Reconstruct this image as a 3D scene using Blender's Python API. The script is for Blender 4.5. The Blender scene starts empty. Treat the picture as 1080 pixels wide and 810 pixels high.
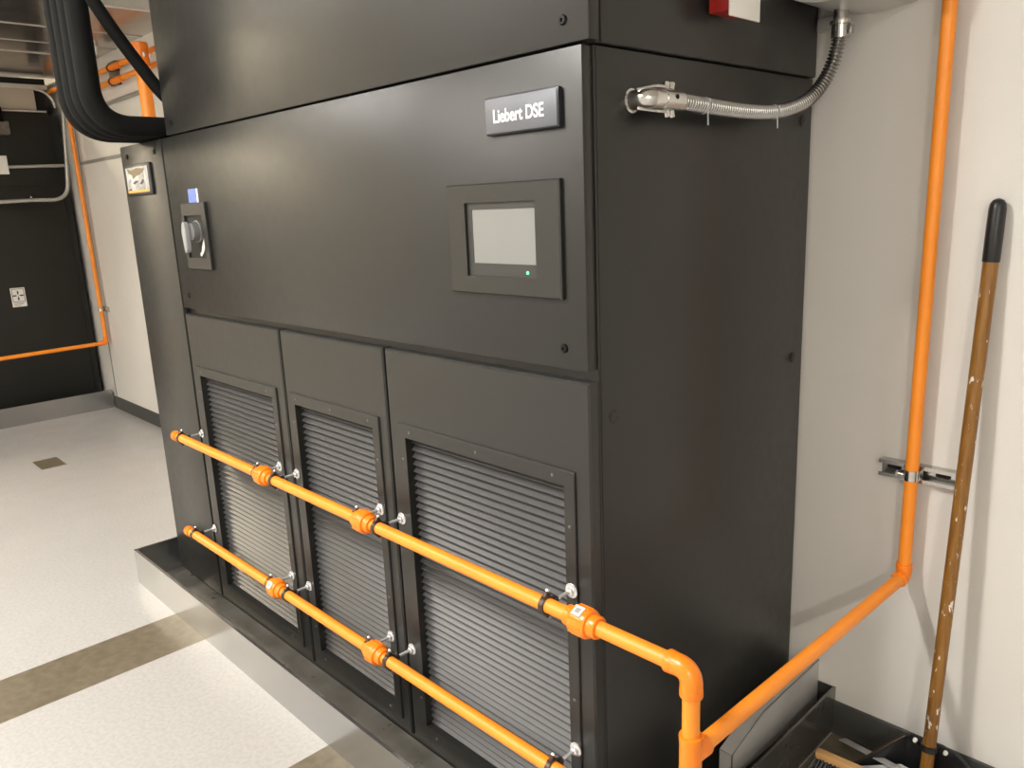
import bpy, bmesh, math, random
from mathutils import Vector, Matrix
random.seed(4)
SC = bpy.context.scene
COL = SC.collection
V = Vector

# ------------------------------------------------------------------ materials
def srgb(r, g, b):
    def c(u):
        u /= 255.0
        return u / 12.92 if u <= .04045 else ((u + .055) / 1.055) ** 2.4
    return (c(r), c(g), c(b), 1)

def mat(name, base, rough=.5, metal=0.0, bump=None, var=None, spec=.5, emit=None, coat=0.0, rvar=None, aniso=None):
    m = bpy.data.materials.new(name); m.use_nodes = True
    nt = m.node_tree; b = nt.nodes['Principled BSDF']
    b.inputs['Base Color'].default_value = base
    b.inputs['Roughness'].default_value = rough
    b.inputs['Metallic'].default_value = metal
    b.inputs['Specular IOR Level'].default_value = spec
    b.inputs['Coat Weight'].default_value = coat
    tc = nt.nodes.new('ShaderNodeTexCoord')
    def noise(scale, detail=4, stretch=None):
        n = nt.nodes.new('ShaderNodeTexNoise'); n.inputs['Scale'].default_value = scale; n.inputs['Detail'].default_value = detail
        if stretch:
            mp = nt.nodes.new('ShaderNodeMapping'); mp.inputs['Scale'].default_value = stretch
            nt.links.new(tc.outputs['Object'], mp.inputs['Vector']); nt.links.new(mp.outputs['Vector'], n.inputs['Vector'])
        else:
            nt.links.new(tc.outputs['Object'], n.inputs['Vector'])
        return n
    if var:
        c2, sc, st = var
        n = noise(sc, 5, st)
        r = nt.nodes.new('ShaderNodeValToRGB')
        r.color_ramp.elements[0].position = .35; r.color_ramp.elements[1].position = .65
        r.color_ramp.elements[0].color = base; r.color_ramp.elements[1].color = c2
        nt.links.new(n.outputs['Fac'], r.inputs['Fac']); nt.links.new(r.outputs['Color'], b.inputs['Base Color'])
    if rvar:
        lo, hi, sc = rvar
        n = noise(sc, 3, aniso)
        mr = nt.nodes.new('ShaderNodeMapRange'); mr.inputs['To Min'].default_value = lo; mr.inputs['To Max'].default_value = hi
        mr.inputs['From Min'].default_value = .3; mr.inputs['From Max'].default_value = .7
        nt.links.new(n.outputs['Fac'], mr.inputs['Value']); nt.links.new(mr.outputs['Result'], b.inputs['Roughness'])
    if bump:
        sc, st, di = bump
        n = noise(sc, 3, aniso)
        bp = nt.nodes.new('ShaderNodeBump'); bp.inputs['Strength'].default_value = st; bp.inputs['Distance'].default_value = di
        nt.links.new(n.outputs['Fac'], bp.inputs['Height']); nt.links.new(bp.outputs['Normal'], b.inputs['Normal'])
    if emit:
        b.inputs['Emission Color'].default_value = emit[0]; b.inputs['Emission Strength'].default_value = emit[1]
    return m

M = {}
M['powder'] = mat('black powder coat', (.021, .0207, .019, 1), .34, 0, (900, .10, .001), None, .45, rvar=(.32, .37, 30))
M['powder_side'] = M['powder']
M['frame'] = mat('black frame steel', (.022, .022, .020, 1), .45, 0, (700, .08, .001))
M['slat'] = mat('dark grey louvre paint', (.050, .050, .0505, 1), .34, 0, (400, .05, .001), None, .5)
M['farblack'] = mat('matt black cabinet paint', (.012, .012, .010, 1), .55, 0, (500, .1, .001), None, .4)
M['rubber'] = mat('black rubber', (.012, .012, .011, 1), .55, 0, (150, .2, .002))
M['foam'] = mat('black foam insulation', (.005, .005, .0047, 1), .7, 0, (120, .3, .002), ((.007, .007, .0066, 1), 14, None), .14)
M['orange'] = mat('orange pipe plastic', (.92, .29, .022, 1), .36, 0, None, ((.88, .265, .02, 1), 9, None), .5)
M['orange_fit'] = mat('orange fitting plastic', (.88, .22, .010, 1), .28, 0, None, None, .5)
M['wall'] = mat('warm white wall paint', (.70, .675, .63, 1), .6, 0, (260, .25, .002), ((.68, .655, .61, 1), 2, None), .3)
M['wallgrey'] = mat('grey wall joint', (.30, .29, .27, 1), .5)
M['ceil'] = mat('white ceiling board', (.72, .70, .66, 1), .8, 0, (90, .3, .003))
M['base'] = mat('charcoal cove base', (.04, .039, .034, 1), .4, 0, (60, .05, .002))
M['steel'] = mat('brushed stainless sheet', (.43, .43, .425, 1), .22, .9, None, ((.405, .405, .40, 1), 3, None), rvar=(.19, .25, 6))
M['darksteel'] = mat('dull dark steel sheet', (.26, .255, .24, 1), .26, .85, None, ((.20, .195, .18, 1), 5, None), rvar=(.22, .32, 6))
M['pan'] = mat('dusty steel pan', (.30, .285, .255, 1), .34, .6, None, ((.20, .185, .155, 1), 7, None), rvar=(.26, .42, 9))
M['galv'] = mat('galvanised sheet', (.52, .51, .485, 1), .18, .95, None, ((.47, .46, .44, 1), 6, None), rvar=(.14, .22, 6))
M['galvdull'] = mat('dull galvanised sheet', (.64, .63, .60, 1), .36, .35, None, ((.57, .56, .54, 1), 8, None))
M['strutdark'] = mat('weathered grey strut', (.20, .195, .18, 1), .45, .4)
M['zinc'] = mat('zinc plated steel', (.80, .80, .80, 1), .25, .7)
M['chrome'] = mat('bright cast zinc', (.62, .61, .585, 1), .2, 1.0, (60, .1, .002))
M['darkmetal'] = mat('dark bronze clamp steel', (.075, .055, .045, 1), .35, .7)
M['conduit'] = mat('grey conduit', (.46, .46, .43, 1), .35, .5)
M['flex'] = mat('flexible steel conduit', (.40, .395, .38, 1), .24, .95)
M['tie'] = mat('grey nylon tie', (.50, .52, .56, 1), .4)
M['white'] = mat('white plastic', (.80, .78, .74, 1), .4)
M['red'] = mat('red enamel', (.36, .018, .014, 1), .45, 0, (200, .1, .002))
M['badge'] = mat('grey brushed badge', (.13, .136, .155, 1), .40, .25, (80, .1, .001), None, aniso=(1, 1, 30))
M['badgeedge'] = mat('dark badge body', (.02, .021, .026, 1), .35)
M['letter'] = mat('white lettering', (.85, .85, .85, 1), .5)
M['bezel'] = mat('black display bezel', (.030, .030, .028, 1), .42, 0, (700, .06, .001))
M['screen'] = mat('grey glass screen', (.215, .22, .21, 1), .16, 0, None, ((.20, .205, .195, 1), 4, None))
M['led'] = mat('green status lamp', (.1, .8, .3, 1), .3, emit=((.12, 1, .4, 1), 1.6))
M['knob'] = mat('grey switch plastic', (.11, .113, .11, 1), .35)
M['backgrey'] = mat('dark grey switch back', (.016, .016, .015, 1), .6, spec=.25)
M['lever'] = mat('light grey lever plastic', (.28, .285, .28, 1), .35)
M['blue'] = mat('blue sticker', (.12, .18, .50, 1), .5, 0, None, ((.16, .23, .58, 1), 60, None))
M['silverlabel'] = mat('silver foil label', (.58, .575, .56, 1), .3, .2, (40, .5, .004), ((.22, .215, .21, 1), 34, (1, 1, .55)))
M['brown'] = mat('torn brown backing', (.20, .16, .09, 1), .6)
M['darkmark'] = mat('dark print', (.05, .05, .05, 1), .6)
M['greymark'] = mat('grey print', (.3, .3, .29, 1), .6)
M['amber'] = mat('orange print stripe', (.85, .36, .04, 1), .5)
M['screwblack'] = mat('black screw', (.004, .004, .004, 1), .5, 0, spec=.25)
M['plug'] = mat('dark plastic plug', (.016, .015, .016, 1), .4)
M['blackgrip'] = mat('black grip plastic', (.012, .012, .013, 1), .38, 0, (80, .1, .002))
M['blackpan'] = mat('black dustpan plastic', (.010, .010, .011, 1), .35, 0, (40, .06, .002))
M['brush_wood'] = mat('pale beech', (.50, .29, .11, 1), .5, 0, (50, .1, .002), ((.42, .23, .08, 1), 10, (1, 8, 8)))
M['bristle'] = mat('black bristles', (.01, .01, .01, 1), .5)
M['clear'] = mat('grey dusty plastic strip', (.50, .50, .48, 1), .3, .1, (40, .2, .002), ((.36, .36, .35, 1), 20, None))
M['beige'] = mat('beige fabric panel', (.48, .42, .34, 1), .8, 0, (300, .2, .002))
M['void'] = mat('shaded opening black', (.01, .01, .01, 1), .8)  # near-black colour standing in for the shade inside openings
M['stub'] = mat('brown grey box enamel', (.11, .09, .075, 1), .6, 0, (80, .4, .004), ((.16, .14, .12, 1), 30, None))

def pole_mat():
    m = mat('varnished brown wood', (.29, .135, .022, 1), .32, 0, (40, .08, .002), None, .5)
    nt = m.node_tree; b = nt.nodes['Principled BSDF']
    tc = nt.nodes.new('ShaderNodeTexCoord')
    mp = nt.nodes.new('ShaderNodeMapping'); mp.inputs['Scale'].default_value = (60, 60, 4)
    n = nt.nodes.new('ShaderNodeTexNoise'); n.inputs['Scale'].default_value = 2; n.inputs['Detail'].default_value = 5
    nt.links.new(tc.outputs['Object'], mp.inputs['Vector']); nt.links.new(mp.outputs['Vector'], n.inputs['Vector'])
    r = nt.nodes.new('ShaderNodeValToRGB'); r.color_ramp.elements[0].color = (.175, .072, .010, 1); r.color_ramp.elements[1].color = (.29, .135, .025, 1)
    r.color_ramp.elements[0].position = .3; r.color_ramp.elements[1].position = .7
    nt.links.new(n.outputs['Fac'], r.inputs['Fac'])
    # dried paint smears: patches near the top third and lower third of the pole
    mp2 = nt.nodes.new('ShaderNodeMapping'); mp2.inputs['Scale'].default_value = (60, 60, 22)
    n2 = nt.nodes.new('ShaderNodeTexNoise'); n2.inputs['Scale'].default_value = 1.6; n2.inputs['Detail'].default_value = 6
    nt.links.new(tc.outputs['Object'], mp2.inputs['Vector']); nt.links.new(mp2.outputs['Vector'], n2.inputs['Vector'])
    sx = nt.nodes.new('ShaderNodeSeparateXYZ'); nt.links.new(tc.outputs['Object'], sx.inputs['Vector'])
    w = None
    for zc, half, k in ((1.17, .018, .95), (.585, .035, 1.0), (.245, .045, .8)):
        a = nt.nodes.new('ShaderNodeMath'); a.operation = 'SUBTRACT'; a.inputs[1].default_value = zc; nt.links.new(sx.outputs['Z'], a.inputs[0])
        c = nt.nodes.new('ShaderNodeMath'); c.operation = 'ABSOLUTE'; nt.links.new(a.outputs[0], c.inputs[0])
        d = nt.nodes.new('ShaderNodeMapRange'); d.inputs['From Min'].default_value = 0; d.inputs['From Max'].default_value = half
        d.inputs['To Min'].default_value = .13 * k; d.inputs['To Max'].default_value = 0; nt.links.new(c.outputs[0], d.inputs['Value'])
        if w is None: w = d.outputs['Result']
        else:
            mx = nt.nodes.new('ShaderNodeMath'); mx.operation = 'MAXIMUM'; nt.links.new(w, mx.inputs[0]); nt.links.new(d.outputs['Result'], mx.inputs[1]); w = mx.outputs[0]
    ad = nt.nodes.new('ShaderNodeMath'); ad.operation = 'ADD'; nt.links.new(n2.outputs['Fac'], ad.inputs[0]); nt.links.new(w, ad.inputs[1])
    gt = nt.nodes.new('ShaderNodeMapRange'); gt.inputs['From Min'].default_value = .66; gt.inputs['From Max'].default_value = .70; nt.links.new(ad.outputs[0], gt.inputs['Value'])
    mix = nt.nodes.new('ShaderNodeMixRGB'); mix.inputs['Color2'].default_value = (.72, .68, .6, 1)
    nt.links.new(gt.outputs['Result'], mix.inputs['Fac']); nt.links.new(r.outputs['Color'], mix.inputs['Color1']); nt.links.new(mix.outputs['Color'], b.inputs['Base Color'])
    return m
M['pole'] = pole_mat()

def floor_mat():
    m = mat('speckled vinyl tile', (.6, .57, .52, 1), .35, 0, None, None, .5)
    nt = m.node_tree; b = nt.nodes['Principled BSDF']; L = nt.links.new
    tc = nt.nodes.new('ShaderNodeTexCoord')
    def nz(scale, detail=4):
        n = nt.nodes.new('ShaderNodeTexNoise'); n.inputs['Scale'].default_value = scale; n.inputs['Detail'].default_value = detail
        L(tc.outputs['Object'], n.inputs['Vector']); return n
    def ramp(n, p0, c0, p1, c1):
        r = nt.nodes.new('ShaderNodeValToRGB'); r.color_ramp.elements[0].position = p0; r.color_ramp.elements[1].position = p1
        r.color_ramp.elements[0].color = c0; r.color_ramp.elements[1].color = c1; L(n.outputs['Fac'], r.inputs['Fac']); return r
    white = ramp(nz(70, 6), .38, (.392, .380, .366, 1), .6, (.437, .426, .412, 1))
    tan = ramp(nz(26, 6), .35, (.118, .097, .064, 1), .68, (.168, .142, .099, 1))
    sx = nt.nodes.new('ShaderNodeSeparateXYZ'); L(tc.outputs['Object'], sx.inputs['Vector'])
    def rng(sock, lo, hi):
        a = nt.nodes.new('ShaderNodeMath'); a.operation = 'GREATER_THAN'; a.inputs[1].default_value = lo; L(sock, a.inputs[0])
        c = nt.nodes.new('ShaderNodeMath'); c.operation = 'LESS_THAN'; c.inputs[1].default_value = hi; L(sock, c.inputs[0])
        p = nt.nodes.new('ShaderNodeMath'); p.operation = 'MULTIPLY'; L(a.outputs[0], p.inputs[0]); L(c.outputs[0], p.inputs[1]); return p.outputs[0]
    def box(x0, x1, y0, y1):
        p = nt.nodes.new('ShaderNodeMath'); p.operation = 'MULTIPLY'; L(rng(sx.outputs['X'], x0, x1), p.inputs[0]); L(rng(sx.outputs['Y'], y0, y1), p.inputs[1]); return p.outputs[0]
    cur = None
    for bx in ((-2.18, -1.881, -9, 3), (-.962, -.664, -9, 3), (.15, .33, .6, 3), (-5.14, -4.88, -.045, .11)):
        s = box(*bx)
        if cur is None: cur = s
        else:
            mx = nt.nodes.new('ShaderNodeMath'); mx.operation = 'MAXIMUM'; L(cur, mx.inputs[0]); L(s, mx.inputs[1]); cur = mx.outputs[0]
    mix = nt.nodes.new('ShaderNodeMixRGB'); L(cur, mix.inputs['Fac']); L(white.outputs['Color'], mix.inputs['Color1']); L(tan.outputs['Color'], mix.inputs['Color2'])
    L(mix.outputs['Color'], b.inputs['Base Color'])
    rr = nt.nodes.new('ShaderNodeMapRange'); rr.inputs['From Min'].default_value = .3; rr.inputs['From Max'].default_value = .7
    rr.inputs['To Min'].default_value = .28; rr.inputs['To Max'].default_value = .42; L(nz(5).outputs['Fac'], rr.inputs['Value']); L(rr.outputs['Result'], b.inputs['Roughness'])
    bp = nt.nodes.new('ShaderNodeBump'); bp.inputs['Strength'].default_value = .06; bp.inputs['Distance'].default_value = .002
    L(nz(45).outputs['Fac'], bp.inputs['Height']); L(bp.outputs['Normal'], b.inputs['Normal'])
    return m
M['floor'] = floor_mat()

# ------------------------------------------------------------------ mesh helpers
def box(bm, x0, x1, y0, y1, z0, z1, bev=0.0, seg=2):
    vs = [bm.verts.new((x, y, z)) for x in (x0, x1) for y in (y0, y1) for z in (z0, z1)]
    idx = ((0, 1, 3, 2), (4, 6, 7, 5), (0, 4, 5, 1), (2, 3, 7, 6), (0, 2, 6, 4), (1, 5, 7, 3))
    fs = [bm.faces.new([vs[i] for i in f]) for f in idx]
    if bev:
        es = list({e for f in fs for e in f.edges})
        bmesh.ops.bevel(bm, geom=es, offset=bev, segments=seg, profile=.5, affect='EDGES')
    return vs

def prism(bm, pts, axis, a0, a1, bev=0.0):
    """polygon pts (2-D) extruded along axis between a0 and a1"""
    def P(p, a):
        if axis == 'x': return (a, p[0], p[1])
        if axis == 'y': return (p[0], a, p[1])
        return (p[0], p[1], a)
    A = [bm.verts.new(P(p, a0)) for p in pts]; B = [bm.verts.new(P(p, a1)) for p in pts]
    fs = [bm.faces.new(A), bm.faces.new(B[::-1])]
    n = len(pts)
    for i in range(n): fs.append(bm.faces.new((A[i], B[i], B[(i + 1) % n], A[(i + 1) % n])))
    if bev:
        bmesh.ops.bevel(bm, geom=list({e for f in fs for e in f.edges}), offset=bev, segments=2, profile=.5, affect='EDGES')

def frame_panel(bm, o, i, y0, y1, ch=0.0):
    """flat panel in XZ with a rectangular hole; o, i = (x0,x1,z0,z1); from y0 (front) to y1"""
    def ring(r, y, d=0): return [bm.verts.new(p) for p in ((r[0] + d, y, r[2] + d), (r[1] - d, y, r[2] + d), (r[1] - d, y, r[3] - d), (r[0] + d, y, r[3] - d))]
    of = ring(o, y0, ch); om = ring(o, y0 + ch) if ch else of; ob = ring(o, y1); jf = ring(i, y0); jb = ring(i, y1)
    for k in range(4):
        n = (k + 1) % 4
        bm.faces.new((of[k], of[n], jf[n], jf[k])); bm.faces.new((ob[k], jb[k], jb[n], ob[n]))
        if ch: bm.faces.new((of[k], om[k], om[n], of[n]))
        bm.faces.new((om[k], ob[k], ob[n], om[n])); bm.faces.new((jf[k], jf[n], jb[n], jb[k]))

def tube(bm, pts, r, seg=16, cap=True):
    """swept tube; r is a number or a list"""
    pts = [V(p) for p in pts]; n = len(pts)
    rr = r if isinstance(r, (list, tuple)) else [r] * n
    tang = []
    for i in range(n):
        a = pts[max(i - 1, 0)]; b = pts[min(i + 1, n - 1)]; d = b - a
        if d.length < 1e-9: d = tang[-1] if tang else V((0, 0, 1))
        tang.append(d.normalized())
    t0 = tang[0]; up = V((0, 0, 1)) if abs(t0.z) < .9 else V((1, 0, 0))
    nrm = (up - t0 * up.dot(t0)).normalized(); rings = []
    for i in range(n):
        t = tang[i]
        if i:
            q = tang[i - 1].rotation_difference(t); nrm = q @ nrm; nrm = (nrm - t * nrm.dot(t)).normalized()
        bn = t.cross(nrm)
        rings.append([bm.verts.new(pts[i] + rr[i] * (math.cos(2 * math.pi * k / seg) * nrm + math.sin(2 * math.pi * k / seg) * bn)) for k in range(seg)])
    for i in range(n - 1):
        for k in range(seg): bm.faces.new((rings[i][k], rings[i][(k + 1) % seg], rings[i + 1][(k + 1) % seg], rings[i + 1][k]))
    if cap:
        bm.faces.new(rings[0][::-1]); bm.faces.new(rings[-1])

def lathe(bm, c, axis, prof, seg=24):
    """prof: list of (distance along axis, radius)"""
    ax = V(axis).normalized(); c = V(c)
    up = V((0, 0, 1)) if abs(ax.z) < .9 else V((1, 0, 0))
    n = (up - ax * up.dot(ax)).normalized(); b = ax.cross(n); rings = []
    for d, r in prof:
        rings.append([bm.verts.new(c + ax * d + max(r, 1e-5) * (math.cos(2 * math.pi * k / seg) * n + math.sin(2 * math.pi * k / seg) * b)) for k in range(seg)])
    for i in range(len(rings) - 1):
        for k in range(seg): bm.faces.new((rings[i][k], rings[i][(k + 1) % seg], rings[i + 1][(k + 1) % seg], rings[i + 1][k]))
    bm.faces.new(rings[0][::-1]); bm.faces.new(rings[-1])

def fillet(pts, rad, n=8):
    """polyline with rounded corners"""
    pts = [V(p) for p in pts]; out = [pts[0]]
    for i in range(1, len(pts) - 1):
        p = pts[i]; a = (pts[i - 1] - p); b = (pts[i + 1] - p); ang = a.angle(b)
        d = min(rad / math.tan(ang / 2), a.length * .49, b.length * .49)
        p0 = p + a.normalized() * d; p1 = p + b.normalized() * d
        for k in range(n + 1):
            t = k / n
            out.append((1 - t) ** 2 * p0 * 1 + 2 * t * (1 - t) * (p * .9 + (p0 + p1) * .05) + t * t * p1)
    out.append(pts[-1]); return out

def catmull(pts, n=12):
    pts = [V(p) for p in pts]; P = [pts[0] * 2 - pts[1]] + pts + [pts[-1] * 2 - pts[-2]]; out = []
    for i in range(1, len(P) - 2):
        for k in range(n):
            t = k / n
            out.append(.5 * ((2 * P[i]) + (P[i + 1] - P[i - 1]) * t + (2 * P[i - 1] - 5 * P[i] + 4 * P[i + 1] - P[i + 2]) * t * t + (3 * P[i] - P[i - 1] - 3 * P[i + 1] + P[i + 2]) * t ** 3))
    out.append(pts[-1]); return out

def obj(name, bm, m, parent=None, smooth=38):
    """link a bmesh (built in world coordinates) as one object; under a parent it is shifted to the parent's frame"""
    bmesh.ops.recalc_face_normals(bm, faces=bm.faces)
    if smooth:
        for f in bm.faces: f.smooth = True
        lim = math.radians(smooth)
        for e in bm.edges:
            if len(e.link_faces) == 2 and e.calc_face_angle(0) > lim: e.smooth = False
    if parent is not None:
        off = V((0, 0, 0)); p = parent
        while p is not None: off += p.location; p = p.parent
        bmesh.ops.translate(bm, verts=bm.verts, vec=-off)
    me = bpy.data.meshes.new(name); bm.to_mesh(me); bm.free()
    me.materials.append(m)
    o = bpy.data.objects.new(name, me); COL.objects.link(o)
    if parent is not None: o.parent = parent
    return o

def tag(o, label, cat, group=None):
    o['label'] = label; o['category'] = cat
    if group: o['group'] = group
    return o

def thing(name, label, cat, loc=(0, 0, 0), group=None):
    o = bpy.data.objects.new(name, None); COL.objects.link(o); o.location = loc; o.empty_display_size = .05
    return tag(o, label, cat, group)

def bx(name, m, parent, *a, **k):
    bm = bmesh.new(); box(bm, *a, **k); return obj(name, bm, m, parent)

def struct(name, bm, m):
    o = obj(name, bm, m); o['kind'] = 'structure'; return o

def copy_tree(o, parent=None):
    c = o.copy(); COL.objects.link(c); c.parent = parent
    for ch in list(o.children): copy_tree(ch, c)
    return c

def text_mesh(name, s, size, m, parent, origin, width=None, depth=.0012, rot=None, bold=0):
    cu = bpy.data.curves.new(name, 'FONT'); cu.body = s; cu.size = size; cu.extrude = depth / 2; cu.offset = bold; cu.align_x = 'LEFT'; cu.align_y = 'BOTTOM_BASELINE'
    t = bpy.data.objects.new(name + '_src', cu); COL.objects.link(t)
    dg = bpy.context.evaluated_depsgraph_get(); me = bpy.data.meshes.new_from_object(t.evaluated_get(dg))
    bpy.data.objects.remove(t); bpy.data.curves.remove(cu)
    bm = bmesh.new(); bm.from_mesh(me); bpy.data.meshes.remove(me)
    xs = [v.co.x for v in bm.verts]; x0, x1 = min(xs), max(xs); sx = (width / (x1 - x0)) if width else 1
    R_ = rot or Matrix.Rotation(math.pi / 2, 4, 'X')
    for v in bm.verts:
        v.co = (R_ @ V(((v.co.x - x0) * sx, v.co.y, v.co.z))) + V(origin)
    return obj(name, bm, m, parent, smooth=0)

# ------------------------------------------------------------------ key measures (metres)
YW = .924          # wall behind the cabinets
ZC = 3.30          # ceiling
XL, XR, YF = -7.70, 4.10, -4.40
# ------------------------------------------------------------------ room
bm = bmesh.new(); box(bm, XL, XR, YF, YW, -.05, 0); struct('floor', bm, M['floor'])
bm = bmesh.new(); box(bm, XL, XR, YF, YW, ZC, ZC + .05); struct('ceiling', bm, M['ceil'])
bm = bmesh.new(); box(bm, XL - .1, XR + .1, YW, YW + .1, -.05, ZC + .05); struct('wall_back', bm, M['wall'])
bm = bmesh.new(); box(bm, XL - .1, XL, YF, YW, -.05, ZC + .05); struct('wall_left', bm, M['wall'])
bm = bmesh.new(); box(bm, XR, XR + .1, YF, YW, -.05, ZC + .05); struct('wall_right', bm, M['wall'])
bm = bmesh.new(); box(bm, XL - .1, XR + .1, YF - .1, YF, -.05, ZC + .05); struct('wall_front', bm, M['wall'])
def cove(x0, x1):
    bm = bmesh.new(); prism(bm, [(YW - .018, 0), (YW, 0), (YW, .104), (YW - .006, .104), (YW - .009, .10), (YW - .009, .02)], 'x', x0, x1); return bm
struct('baseboard_right', cove(.146, XR), M['base'])
struct('baseboard_back', cove(-6.375, -2.56), M['base'])
bm = bmesh.new(); box(bm, -6.30, -2.56, YW - .010, YW, 2.082, 2.106, .002); struct('trim_1', bm, M['wallgrey'])
bm = bmesh.new(); box(bm, -6.335, -6.318, YW - .006, YW, .10, ZC, .002); struct('trim_2', bm, M['wallgrey'])

# ------------------------------------------------------------------ main cooling unit
U = thing('cooling_unit', 'large black air cooling cabinet with three louvred doors and a grey touchscreen', 'cooling unit', (-1.27, .45, 0))
FY = -.030                      # face of the doors and panels
bm = bmesh.new()
box(bm, -2.53, -.002, 0, .905, .02, 1.925)
box(bm, -2.525, -.006, .003, .88, .0, .03)
obj('cabinet_frame', bm, M['frame'], U)
bm = bmesh.new(); box(bm, -.004, 0.0, .006, .907, .02, 1.924, .0015); obj('side_panel', bm, M['powder'], U)
SP = [c for c in U.children if c.name.startswith('side_panel')][0]
for (py, pz) in ((.046, 1.179), (.853, 1.175), (.105, 1.828), (.86, 1.82)):
    b2 = bmesh.new(); lathe(b2, (-.001, py, pz), (1, 0, 0), [(0, .015), (.002, .015), (.004, .012), (.0042, .004)], 20); obj('plug_cap', b2, M['plug'], SP)
bm = bmesh.new(); box(bm, -2.033, .004, 0, .907, 1.929, 2.78); obj('plenum_frame', bm, M['frame'], U)
PS = bx('plenum_side_panel', M['powder'], U, .002, .007, .014, .907, 1.9300, 2.78, bev=.001)

def screw(parent, x, z, y=FY, r=.010):
    b2 = bmesh.new()
    lathe(b2, (x, y + .001, z), (0, -1, 0), [(0, r), (.003, r), (.006, r * .78), (.0062, r * .38), (.003, r * .3)], 16)
    return obj('screw', b2, M['screwblack'], parent)

COLP = bx('column_panel', M['powder'], U, -2.536, -2.099, FY, 0, .045, 1.926, bev=.003)
for sx_ in (-2.462, -2.165): screw(COLP, sx_, 1.884)
UP = bx('upper_panel', M['powder'], U, -2.086, -.005, FY, 0, 1.289, 1.925, bev=.003)
for p in ((-.068, 1.334), (-2.017, 1.341)): screw(UP, *p)
PL = bx('plenum_front_panel', M['powder'], U, -2.031, .014, FY, 0, 1.9305, 2.78, bev=.003)
for p in ((-.049, 1.974), (-1.966, 1.971)): screw(PL, *p)

# doors with louvres
doors = [(-2.083, -1.334, (-2.033, -1.384)), (-1.322, -.746, (-1.291, -.785)), (-.735, -.003, (-.690, -.046))]
for (dx0, dx1, (lx0, lx1)) in doors:
    zb, zt = .052, 1.265
    fz0, fz1 = .092, 1.063
    ix0, ix1, iz0, iz1 = lx0 + .031, lx1 - .031, .130, 1.026
    bm = bmesh.new(); frame_panel(bm, (dx0, dx1, zb, zt), (ix0 - .004, ix1 + .004, iz0 - .004, iz1 + .004), FY, .0, ch=.0045)
    D = obj('door', bm, M['powder'], U)
    bm = bmesh.new(); frame_panel(bm, (lx0, lx1, fz0, fz1), (ix0, ix1, iz0, iz1), FY - .006, FY, ch=.002)
    LF = obj('louver_frame', bm, M['powder'], D)
    bm = bmesh.new()
    n = int(round((iz1 - iz0) / .0208)); st = (iz1 - iz0) / n
    for k in range(n):
        z = iz0 + st * (k + .5)
        # blade: slopes from high at the back to low at the front with a folded lip
        prof = [(.004, z + .0100), (-.0145, z - .0074), (-.0148, z - .0096), (-.0132, z - .0098), (-.0130, z - .0080), (.0048, z + .0084)]
        prism(bm, prof, 'x', ix0 - .003, ix1 + .003)
    obj('louver_blades', bm, M['slat'], D)
    w = lx1 - lx0
    for fx, fz in ((lx0 + .08 * w, fz1 - .019), (lx0 + .5 * w, fz1 - .019), (lx1 - .10 * w, fz1 - .019), (lx0 + .0155, fz1 - .10), (lx1 - .0155, fz1 - .13), (lx1 - .0155, .50), (lx0 + .0155, .22), (lx0 + .12 * w, fz0 + .018), (lx1 - .12 * w, fz0 + .018)):
        b2 = bmesh.new(); lathe(b2, (fx, FY - .0055, fz), (0, -1, 0), [(0, .0042), (.0016, .0042), (.0028, .0026)], 12)
        obj('rivet', b2, M['knob'], D)

# name plate
NP = bx('nameplate', M['badgeedge'], U, -.269, -.054, FY - .014, FY, 1.779, 1.856, bev=.004)
bx('nameplate_face', M['badge'], NP, -.2655, -.0585, FY - .0152, FY - .0135, 1.7825, 1.8525, bev=.0006)
text_mesh('lettering', 'Liebert DSE', .0375, M['letter'], NP, (-.240, FY - .0156, 1.8035), width=.147, bold=.0007)

# touch screen
TS = thing('touchscreen', '', '', (-.24, FY, 1.56)); TS.parent = U
for k in ('label', 'category'): del TS[k]
TS.location = V((-.24, FY, 1.56)) - U.location
def child_obj(name, bm, m, root): return obj(name, bm, m, root)
bm = bmesh.new(); frame_panel(bm, (-.414, -.061, 1.438, 1.682), (-.353, -.131, 1.478, 1.641), FY - .013, FY, ch=.003); obj('bezel', bm, M['powder'], TS)
bm = bmesh.new(); frame_panel(bm, (-.353, -.131, 1.478, 1.641), (-.336, -.135, 1.507, 1.626), FY - .0065, FY, ch=0); obj('inner_bezel', bm, M['bezel'], TS)
bx('screen', M['screen'], TS, -.337, -.134, FY - .005, FY - .001, 1.506, 1.627)
bm = bmesh.new(); lathe(bm, (-.163, FY - .006, 1.4895), (0, -1, 0), [(0, .0038), (.002, .0034), (.003, .0015)], 14); obj('status_lamp', bm, M['led'], TS)

# isolator switch
SW = bpy.data.objects.new('isolator_switch', None); COL.objects.link(SW); SW.parent = U; SW.location = V((-1.86, FY, 1.565)) - U.location
bm = bmesh.new(); frame_panel(bm, (-1.960, -1.754, 1.446, 1.684), (-1.938, -1.788, 1.487, 1.640), FY - .012, FY, ch=.002); obj('switch_surround', bm, M['powder'], SW)
bx('switch_back', M['backgrey'], SW, -1.940, -1.786, FY - .004, FY, 1.485, 1.642)
bm = bmesh.new()
lathe(bm, (-1.838, FY - .003, 1.583), (0, -1, 0), [(0, .040), (.010, .040), (.011, .034), (.024, .032), (.032, .030), (.034, .026)], 32)
obj('switch_dial', bm, M['knob'], SW)
bm = bmesh.new(); prism(bm, [(-1.866, 1.612), (-1.854, 1.620), (-1.842, 1.612), (-1.838, 1.58), (-1.842, 1.520), (-1.850, 1.508), (-1.860, 1.508), (-1.867, 1.520), (-1.870, 1.58)], 'y', FY - .056, FY - .036, .005); obj('switch_handle', bm, M['lever'], SW)
bm = bmesh.new()
pts = []
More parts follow.
